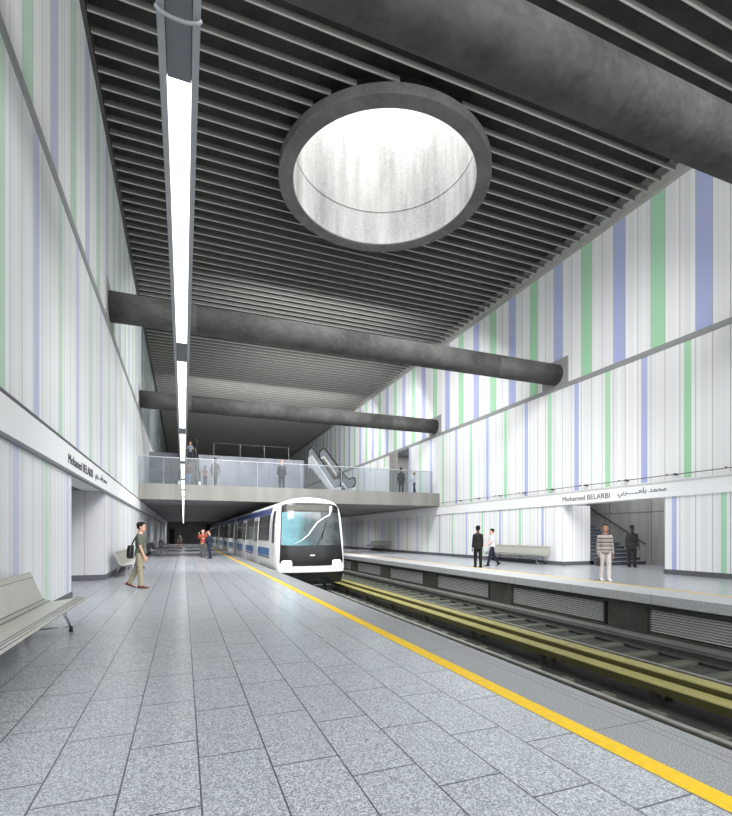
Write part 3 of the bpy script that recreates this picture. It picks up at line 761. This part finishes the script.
def person(label, loc, heading, H=1.75, skin='fair', top=(90, 96, 84), bottom=(150, 142, 118), shoe=(70, 45, 32), hair=(30, 26, 24),
           sleeve='short', jacket=False, legs=((0, 0), (0, 0)), arms=((0, .12, .2), (0, .12, .2)), yaw=0, vox=.012, topkind=None, group=None, female=False, lean=0, skirt=None, shirtv=None, longhair=False):
    """heading: z angle of the forward direction (local +y) ; legs: (swing forward, knee bend) left(-x), right(+x); arms: (swing, out, elbow)"""
    t = thing('person', label, 'person', (0, 0, 0), 0, group)
    hipz = .50*H; K = H
    J = {}
    for s, key in ((-1, 0), (1, 1)):
        sw, kn = legs[key]
        hip = Vector((s*.052*K, 0, hipz)); th, sh = .235*K, .225*K
        knee = hip+Vector((s*.004*K, math.sin(sw)*th, -math.cos(sw)*th)); a = sw-kn
        ank = knee+Vector((0, math.sin(a)*sh, -math.cos(a)*sh)); J['leg%d' % key] = (hip, knee, ank, a)
    # floor offset
    lows = [J['leg%d' % k][2].z for k in (0, 1)]
    dz = .040*K-min(lows)
    LN = Matrix.Rotation(-lean, 3, 'X')
    def up(v): # torso lean about the hips
        v = Vector(v); h = Vector((0, 0, hipz)); return LN@(v-h)+h
    sw_w = .86 if female else 1.0
    TORSO = [(.47, .070, .055), (.50, .092, .066), (.535, .094, .066), (.60, .078 if not female else .068, .055), (.66, .086, .058), (.72, .098, .064), (.765, .096, .062), (.786, .086, .054), (.804, .066, .046), (.820, .046, .038), (.838, .034, .034), (.875, .031, .033)]
    def torso(mb, infl, z0=.47, z1=.88, hem=0):
        rs = []
        for z, a, b in TORSO:
            if z < z0-1e-6 or z > z1: continue
            if z > .80: w = infl*.7
            else: w = infl
            a2 = (a*(sw_w if z > .7 else 1)+w)*K; b2 = (b+w)*K
            if hem and z < .56: a2 += hem*K; b2 += hem*K
            rs.append([up(p) for p in ering(0, 0, z*K, a2, b2, 22)])
        mb.rings(rs)
    def limb(mb, pts, rad): 
        # subdivide with smoothing
        P_ = []; R_ = []
        for i in range(len(pts)-1):
            for q in range(4):
                f_ = q/4; P_.append(Vector(pts[i]).lerp(Vector(pts[i+1]), f_)); R_.append(rad[i]+(rad[i+1]-rad[i])*f_)
        P_.append(Vector(pts[-1])); R_.append(rad[-1])
        for _ in range(1):
            P2 = P_[:]
            for i in range(1, len(P_)-1): P2[i] = P_[i-1]*.25+P_[i]*.5+P_[i+1]*.25
            P_ = P2
        mb.tube(P_, [r*K for r in R_], 12)
    A = {}
    for s, key in ((-1, 0), (1, 1)):
        sw, out, el = arms[key]
        sho = up((s*.097*K*sw_w, 0, .776*K)); ua, fa = .165*K, .14*K
        d1 = Vector((s*math.sin(out), math.sin(sw)*math.cos(out), -math.cos(sw)*math.cos(out)))
        elb = sho+d1*ua; a2 = sw+el
        d2 = Vector((s*math.sin(out)*.5*(1 if el < 1.2 else -1.0), math.sin(a2), -math.cos(a2))).normalized(); wr = elb+d2*fa
        A[key] = (sho, elb, wr, d2, s)
    # body
    b = MB(); torso(b, 0)
    for k in (0, 1):
        hip, knee, ank, a = J['leg%d' % k]
        limb(b, [hip+Vector((0, 0, .02*K)), hip.lerp(knee, .5), knee, knee.lerp(ank, .35), ank], [.050, .043, .030, .031, .020])
        fd = Vector((0, math.cos(a*.6), math.sin(a*.6)))
        limb(b, [ank-fd*.02*K+Vector((0, 0, -.012*K)), ank+fd*.05*K+Vector((0, 0, -.022*K)), ank+fd*.09*K+Vector((0, 0, -.026*K))], [.017, .013, .008])
        sho, elb, wr, d2, s = A[k]
        limb(b, [sho, sho.lerp(elb, .5), elb, elb.lerp(wr, .4), wr], [.029, .026, .021, .020, .014])
        # hand
        side = d2.cross(Vector((s, 0, 0))).normalized()  # across the palm (front/back)
        if side.y < 0: side = -side
        inn = Vector((-s, 0, 0)); inn = (inn-d2*inn.dot(d2)).normalized()
        palm = wr+d2*.028*K
        b.rings([[p for p in [wr+d2*q*K+side*(w*K*math.cos(2*PI*i/10))+inn*(.008*K*math.sin(2*PI*i/10)) for i in range(10)]] for q, w in ((-.005, .013), (.01, .018), (.03, .023), (.05, .023), (.056, .02))])
        if vox <= .009:
            for i, (o_, L_) in enumerate(((.018, .038), (.006, .043), (-.006, .040), (-.018, .031))):
                base = wr+d2*.05*K+side*o_*K
                p1 = base+d2*L_*.45*K+inn*.004*K; p2 = p1+(d2*.75+inn*.6).normalized()*L_*.3*K; p3 = p2+(d2*.4+inn*.9).normalized()*L_*.28*K
                b.tube([base, p1, p2, p3], [.0055*K, .0052*K, .0048*K, .004*K], 8)
            tb0 = wr+d2*.018*K+side*.016*K; b.tube([tb0, tb0+(side+d2*.7).normalized()*.024*K+inn*.006*K, tb0+(side*.4+d2).normalized()*.045*K+inn*.012*K], [.008*K, .006*K, .0048*K], 8)
        else:
            b.tube([wr+d2*.045*K, wr+d2*.075*K+inn*.006*K, wr+d2*.095*K+inn*.018*K], [.015*K, .014*K, .009*K], 8)
            b.tube([wr+d2*.018*K+side*.014*K, wr+d2*.045*K+side*.030*K+inn*.01*K], [.009*K, .007*K], 6)
    HY = Matrix.Rotation(yaw, 3, 'Z')
    def hd(p): # head-local -> body
        p = Vector(p); c = Vector((0, 0, .90*K)); q = HY@(p-c)*1.10; return up(q+c-Vector((0, 0, .012*K)))
    HEAD = [(.868, .020, .024, .020), (.880, .029, .036, .014), (.895, .035, .045, .009), (.915, .040, .051, .005), (.935, .043, .055, .002), (.955, .044, .057, 0), (.972, .041, .053, -.001), (.986, .032, .042, -.002), (.996, .017, .023, -.003), (.999, .004, .006, -.003)]
    b.rings([[hd(p) for p in ering(0, (oy+.006)*K, z*K, a*K, c*K, 20)] for z, a, c, oy in HEAD])
    # nose, brow, lips, ears, chin
    b.rings([[hd(p) for p in ((-w*K, y_*K, z*K), (w*K, y_*K, z*K), (w*.5*K, (y_+e)*K, z*K), (-w*.5*K, (y_+e)*K, z*K))] for z, w, y_, e in ((.938, .004, .050, .012), (.925, .006, .048, .020), (.914, .009, .044, .026), (.909, .008, .044, .018))])
    for z, w, y_ in ((.899, .015, .055), (.893, .013, .053)):
        b.rings([[hd((x*K, (y_+c_*.004)*K, (z+d_*.003)*K)) for c_, d_ in ((0, -1), (1, 0), (0, 1), (-1, 0))] for x in (-w, 0, w)])
    for s in (-1, 1):
        b.rings([[hd((s*(.041+q)*K, (.004+.010*math.cos(2*PI*i/8))*K, (.925+.016*math.sin(2*PI*i/8))*K)) for i in range(8)] for q in (0, .004, .007)])
    body = remesh(b, (.0055 if vox < .009 else vox), 'body', plain_skin(skin), t, 1)
    # eyes
    if vox <= .011:
        g = MB()
        for s in (-1, 1):
            c = hd((s*.017*K, .0565*K, .930*K)); blob(g, c, (.0065*K, .004*K, .004*K), 8)
        e = g.build('eyes', 'black', t)
        g = MB()
        for s in (-1, 1): g.tube([hd((s*.008*K, .061*K, .940*K)), hd((s*.018*K, .060*K, .943*K)), hd((s*.028*K, .053*K, .940*K))], .0022*K, 6)
        g.build('eyebrows', pmat(hair), t)
    # hair cap
    g = MB(); n = 24; rings_ = []
    HH = [(.905, .038, .047, .003), (.92, .042, .053, .001), (.94, .0455, .057, -.000), (.96, .0465, .0595, -.002), (.975, .044, .056, -.003), (.99, .036, .048, -.005), (1.002, .020, .027, -.005), (1.006, .004, .006, -.005)]
    if longhair: HH = [(.83, .045, .03, -.03), (.87, .050, .045, -.018)]+HH
    for z, a, c, oy in HH:
        r_ = []
        for i in range(n):
            an = 2*PI*i/n; x = a*math.cos(an); y_ = c*math.sin(an)
            zz = z; fr = max(0, math.sin(an))  # front
            lim = .902+.066*min(1, fr*1.5) if math.sin(an) > 0 else .902-(.0 if not longhair else .06)
            if zz < lim:
                zz = lim; x *= .93; y_ *= .90
            r_.append(hd((x*K, (y_+oy+.006)*K, zz*K)))
        rings_.append(r_)
    g.rings(rings_, caps=False)
    g.build('hair', pmat(hair, .7), t, fix=True)
    # top garment
    g = MB()
    torso(g, .012 if jacket else .008, .47 if not jacket else .47, .83 if jacket else .832, .006 if jacket else .003)
    if jacket:
        g.rings([[up(p) for p in ering(0, 0, z*K, a*K, b_*K, 22)] for z, a, b_ in ((.435, .108, .083), (.47, .108, .083), (.52, .108, .082))])
    for k in (0, 1):
        sho, elb, wr, d2, s = A[k]
        if sleeve == 'long':
            limb(g, [sho+Vector((-s*.02*K, 0, .003*K)), sho, sho.lerp(elb, .5), elb, elb.lerp(wr, .5), wr-d2*.003*K], [.022, .031, .031, .028, .026, .022])
        else:
            limb(g, [sho+Vector((-s*.02*K, 0, .003*K)), sho, sho.lerp(elb, .75)], [.022, .032, .034])
    remesh(g, vox, 'jacket' if jacket else 'shirt', pmat(top, .85, topkind), t, 2)
    if jacket:
        g = MB(); g.rings([[up((x*K, y_*K, z*K)) for x, z in ((-w, 0), (w, 0))] for w, y_, z in ()]) if False else None
        sh_ = shirtv or (200, 200, 205)
        g.face([up((-.018*K, .052*K, .835*K)), up((.018*K, .052*K, .835*K)), up((.014*K, .070*K, .79*K)), up((.003*K, .0805*K, .70*K)), up((-.003*K, .0805*K, .70*K)), up((-.014*K, .070*K, .79*K))])
        g.build('shirt_front', pmat(sh_), t)
    # trousers
    g = MB()
    if not skirt:
        torso(g, .006, .47, .60)
        for k in (0, 1):
            hip, knee, ank, a = J['leg%d' % k]
            limb(g, [hip+Vector((0, 0, .03*K)), hip.lerp(knee, .5), knee, knee.lerp(ank, .5), ank+Vector((0, 0, -.005*K))], [.056, .051, .041, .037, .034])
        remesh(g, vox, 'trousers', pmat(bottom), t, 2)
    else:
        torso(g, .006, .47, .60)
        for k in (0, 1):
            hip, knee, ank, a = J['leg%d' % k]
            limb(g, [hip+Vector((0, 0, .03*K)), hip.lerp(knee, .5), knee.lerp(hip, .15)], [.058, .054, .050])
        remesh(g, vox, 'shorts', pmat(bottom), t, 2)
    for k in (0, 1):
        hip, knee, ank, a = J['leg%d' % k]; g = MB()
        pit = max(-.9, min(.5, a*.7 if ank.z > min(lows)+.02*K else 0))
        fd = Vector((0, math.cos(pit), math.sin(pit))); un = Vector((0, -fd.z, fd.y))
        rs = []
        for q, w, h0, h1 in ((-.045, .018, -.036, -.002), (-.035, .026, -.040, .012), (0, .027, -.040, .014), (.04, .028, -.040, -.004), (.075, .031, -.040, -.013), (.10, .026, -.039, -.019), (.115, .014, -.036, -.024)):
            c = ank+fd*q*K
            zc, zr = (h0+h1)/2, (h1-h0)/2
            rs.append([c+Vector((w*math.cos(2*PI*i/12)*K, 0, 0))+un*(zc+zr*max(-.95, math.sin(2*PI*i/12)))*K for i in range(12)])
        g.rings(rs); g.build('shoe', pmat(shoe, .4), t)
    for ch in t.children: ch.location.z += dz
    t.location = loc; t.rotation_euler = (0, 0, heading)
    t['_dz'] = dz
    return t, A, dz
_sk = {}
def plain_skin(k):
    if k not in _sk:
        m = plain('skin', SK[k], .55, 0, .04, 10); m.node_tree.nodes['Principled BSDF'].inputs['Subsurface Weight'].default_value = 0.0; _sk[k] = m
    return _sk[k]
def hold(t, A, dz, k, off, mb, name, lab, cat, mat):
    """a bag hung from hand k, built in person-local space"""
    o = mb.build(name, mat)
    R = Matrix.Rotation(t.rotation_euler[2], 4, 'Z'); o.matrix_world = Matrix.Translation(t.location)@R@Matrix.Translation((0, 0, dz))
    tag(o, lab, cat); return o
H90 = PI/2
# 1 man with shoulder bag, left platform, facing +x
t, A, dz = person('man in grey-green t-shirt and khaki trousers walking on the left platform', (-1.06, 13.65, 0), -H90-.12, 1.73, 'fair', (98, 104, 92), (158, 152, 128), (96, 58, 40), (34, 30, 28),
    'short', legs=((-.26, .22), (.06, .02)), arms=((-.05, .12, .2), (.12, .10, .30)), yaw=.05, vox=.0085, lean=.02)
g = MB(); bag = []
g.rings([[(x, y_, z) for x, y_ in ((-.15*w, -.18-d_), (.12*w, -.18-d_), (.14*w, -.22-d_), (.10*w, -.30-d_*1.3), (-.12*w, -.30-d_*1.3), (-.17*w, -.22-d_))] for z, w, d_ in ((.78, .8, -.01), (.84, 1.05, 0), (.95, 1.0, 0), (1.07, .8, -.01), (1.12, .5, -.02))], smooth=True)
g.tube([(-.05, -.22, 1.10), (-.10, -.17, 1.25), (-.13, -.08, 1.42), (-.12, .02, 1.455), (-.06, .10, 1.40)], .018, 8)
hold(t, A, dz, 0, None, g, 'shoulder_bag', 'black shoulder bag hanging behind the man in the grey-green t-shirt', 'bag', 'black')
# 2,3 pair near train
person('person in rust red shirt and grey jeans raising both hands to the face', (1.11, 30.4, 0), PI-.1, 1.74, 'fair', (146, 74, 58), (96, 96, 92), (50, 44, 40), (50, 30, 24), 'long', legs=((.10, 0), (-.10, .05)), arms=((.9, .35, 1.9), (.9, .25, 1.9)), vox=.014)
person('person in dark jacket and navy jeans standing close beside the rust red shirt', (1.40, 28.7, 0), H90+.3, 1.66, 'fair', (44, 54, 66), (40, 48, 72), (30, 30, 34), (22, 20, 20), 'long', legs=((.04, .0), (-.12, .05)), arms=((.5, .12, 1.5), (.2, .12, .9)), vox=.014, female=True)
person('tiny distant person in olive top and shorts on the left platform', (-.32, 48.9, 0), .4, 1.52, 'fair', (92, 96, 76), (112, 96, 80), (90, 60, 50), (60, 40, 34), 'short', legs=((.12, 0), (-.12, .1)), vox=.02, skirt=True)
# right platform
person('man in black suit seen from behind on the far platform beside the bench', (11.65, 16.96, 0), -.25, 1.78, 'dark', (34, 32, 30), (26, 25, 25), (14, 14, 14), (16, 14, 14), 'long', True, legs=((.06, .0), (-.05, .05)), arms=((-.02, .12, .25), (.05, .10, .25)), vox=.011)
person('man in white t-shirt and dark jeans walking in front of the far platform bench', (12.83, 17.6, 0), H90-.35, 1.69, 'fair', (208, 208, 212), (36, 38, 52), (28, 26, 28), (28, 24, 24), 'short', legs=((.32, .08), (-.30, .25)), arms=((.45, .15, .75), (-.3, .12, .2)), vox=.011)
t, A, dz = person('man in striped grey sweater and pale trousers standing near the far platform edge', (11.97, 10.78, 0), PI-.55, 1.73, 'tan', (172, 164, 156), (206, 200, 196), (222, 218, 214), (48, 40, 38), 'long', legs=((.05, .02), (-.06, .04)), arms=((.05, .10, .15), (-.05, .10, .25)), vox=.0095, topkind='stripe', yaw=-.3)
w = A[1][2]; d = A[1][3]; c = w+d*.10
g = MB(); g.rings([[(c.x-.03, c.y-.12*k_, c.z+zz), (c.x+.03, c.y-.12*k_, c.z+zz), (c.x+.03, c.y+.12*k_, c.z+zz), (c.x-.03, c.y+.12*k_, c.z+zz)] for zz, k_ in ((-.28, .95), (-.26, 1.05), (-.05, .9), (-.03, .8))], smooth=False)
g.tube([(c.x, c.y-.07, c.z-.04), (c.x, c.y-.05, c.z+.02), (c.x, c.y+.05, c.z+.02), (c.x, c.y+.07, c.z-.04)], .010, 8)
hold(t, A, dz, 1, None, g, 'handbag', 'small black bag held by the man in the striped sweater', 'bag', 'black')
person('man in charcoal suit standing in the stairwell opening of the far wall', (18.0, 14.82, 0), PI-.55, 1.80, 'dark', (72, 72, 70), (58, 58, 56), (18, 18, 18), (20, 18, 18), 'long', True, legs=((.05, .02), (-.05, .04)), arms=((.06, .14, .35), (-.04, .16, .25)), vox=.011, shirtv=(40, 40, 42))
# bridge
person('bald man in dark suit standing at the middle of the footbridge railing', (5.62, 28.9, 4.15), PI-.1, 1.84, 'fair', (50, 52, 54), (46, 48, 50), (24, 24, 24), (170, 110, 90), 'long', True, legs=((.02, 0), (-.02, .02)), arms=((0, .18, .2), (0, .18, .2)), vox=.013)
person('adult in dark coat walking on the footbridge holding a child by the hand', (1.72, 28.9, 4.15), -.5, 1.74, 'dark', (46, 44, 44), (52, 50, 50), (20, 20, 20), (20, 18, 18), 'long', True, legs=((.15, .0), (-.15, .1)), arms=((.15, .35, .1), (-.15, .38, .2)), vox=.013)
person('small child with long dark hair beside the adult in dark coat on the footbridge', (1.17, 28.8, 4.15), -.4, 1.22, 'tan', (104, 78, 74), (34, 32, 34), (30, 28, 28), (34, 28, 28), 'short', legs=((.1, 0), (-.1, .1)), vox=.013, female=True, longhair=True)
person('person in dark red top and blue jeans at the foot of the left escalator', (.24, 28.25, 4.15), -.2, 1.32, 'tan', (92, 52, 50), (88, 116, 146), (40, 40, 44), (50, 40, 40), 'long', legs=((.1, 0), (-.1, .1)), vox=.014, female=True)
person('boy in grey t-shirt and dark trousers standing high on the left escalator', (.42, 33.3, 4.15+2.05), PI, 1.34, 'fair', (128, 134, 146), (58, 62, 80), (40, 40, 44), (150, 90, 70), 'short', legs=((.0, 0), (.0, 0)), arms=((.15, .35, 1.4), (.15, .35, 1.4)), vox=.014)
person('person in dark coat riding on the right escalator of the footbridge', (9.72, 30.0, 4.15+.18), 0, 1.5, 'dark', (44, 44, 46), (48, 48, 50), (24, 24, 24), (26, 24, 24), 'long', True, legs=((.1, 0), (-.1, .1)), vox=.014)
person('man in dark suit seen from behind at the right end of the footbridge', (13.72, 28.9, 4.15), -.4, 1.78, 'dark', (50, 52, 54), (42, 44, 46), (20, 20, 20), (16, 14, 14), 'long', True, legs=((.05, 0), (-.05, .03)), arms=((0, .14, .25), (0, .14, .25)), vox=.013)
person('youth in white t-shirt reaching left towards the dark suit on the footbridge', (14.66, 28.8, 4.15), H90-.2, 1.48, 'tan', (196, 204, 214), (40, 44, 56), (200, 200, 204), (50, 40, 34), 'short', legs=((.12, .0), (-.14, .1)), arms=((.7, .15, .3), (.1, .12, .2)), vox=.013)

# ------------------------------------------------------------------ lights & world
wd = bpy.data.worlds.new('World'); bpy.context.scene.world = wd; wd.use_nodes = True
wd.node_tree.nodes['Background'].inputs[0].default_value = (0.97, 0.985, 1, 1); wd.node_tree.nodes['Background'].inputs[1].default_value = 1.5
def area(name, loc, tgt, sx, sy, power, col=(1, 1, 1), shape='RECTANGLE', spread=180):
    l = bpy.data.lights.new(name, 'AREA'); l.shape = shape; l.size = sx; l.size_y = sy; l.energy = power; l.color = col; l.spread = math.radians(spread)
    o = bpy.data.objects.new(name, l); COL.objects.link(o); o.location = loc
    o.rotation_euler = (Vector(tgt)-Vector(loc)).to_track_quat('-Z', 'Y').to_euler(); return o
area('skylight_daylight', (SC[0], SC[1], 21.4), (SC[0], SC[1], 0), 6.0, 6.0, 900, shape='DISK')
def down(name, x, y, z, deg, sx, sy, power, yaw=0.0, spread=180):
    a = math.radians(deg); area(name, (x, y, z), (x+math.cos(a)*math.sin(yaw), y+math.cos(a)*math.cos(yaw), z-math.sin(a)), sx, sy, power, spread=spread)
down('hall_fill', 6.9, -2.8, 11.5, 42, 16, 3.5, 1450, .08)
down('hall_fill', 6.9, 9.0, 12.2, 44, 12, 3, 950, .05, 110)
down('hall_fill', 7.2, 21.5, 12.2, 50, 10, 3, 1500, .0)
down('hall_fill', 7.2, 38, 12.2, 40, 14, 3, 1200)
down('platform_fill', 2.0, 7.2, 7.2, 38, 3.0, 2, 210, 0, 110); down('platform_fill', 2.2, 18.3, 7.6, 46, 3.0, 2, 300, 0, 100)
down('platform_fill', 11.5, 10, 7.4, 34, 3, 2, 150, 0, 110)
for y in (31, 40, 50, 60):
    down('platform_fill', .9, y, 3.2, 76, 3.2, 5.0, 170, 0, 150); down('platform_fill', 11.2, y, 3.2, 76, 4.0, 5.0, 300, 0, 150)
down('platform_fill', .5, 69, 3.2, 70, 4.6, 3.0, 260, 0, 160)
down('hall_fill', 9, 29.5, 11.5, 38, 10, 3, 900)

area('stairwell_fill', (18.6, 15.5, 5.1), (18.9, 15.5, 0), 2.2, 5, 170)  # unseen lamp added to brighten the stairwell
area('portal_fill', (XR+2, 34.1, 7.9), (XR+2, 34.1, 4), 2.5, 2.5, 60)  # out-of-sight lamp added to lift the portal recess

# ------------------------------------------------------------------ camera
cam = bpy.data.cameras.new('Camera'); co = bpy.data.objects.new('Camera', cam); COL.objects.link(co)
cam.sensor_fit = 'HORIZONTAL'; cam.sensor_width = 36; cam.lens = 36*472/732
cam.shift_x = 0; cam.shift_y = (534.5-408)/732
th = math.atan(182.5/472)
co.location = (0, 0, 1.4); co.rotation_euler = (PI/2, 0, -th)
cam.clip_end = 300; cam.clip_start = .05
sc = bpy.context.scene; sc.camera = co
sc.view_settings.view_transform = 'Standard'; sc.view_settings.look = 'None'; sc.view_settings.exposure = 0.17
sc.cycles.use_denoising = True
sc.cycles.max_bounces = 8; sc.cycles.diffuse_bounces = 5; sc.cycles.transparent_max_bounces = 12
sc.cycles.caustics_reflective = False; sc.cycles.caustics_refractive = False
sc.cycles.sample_clamp_indirect = 8
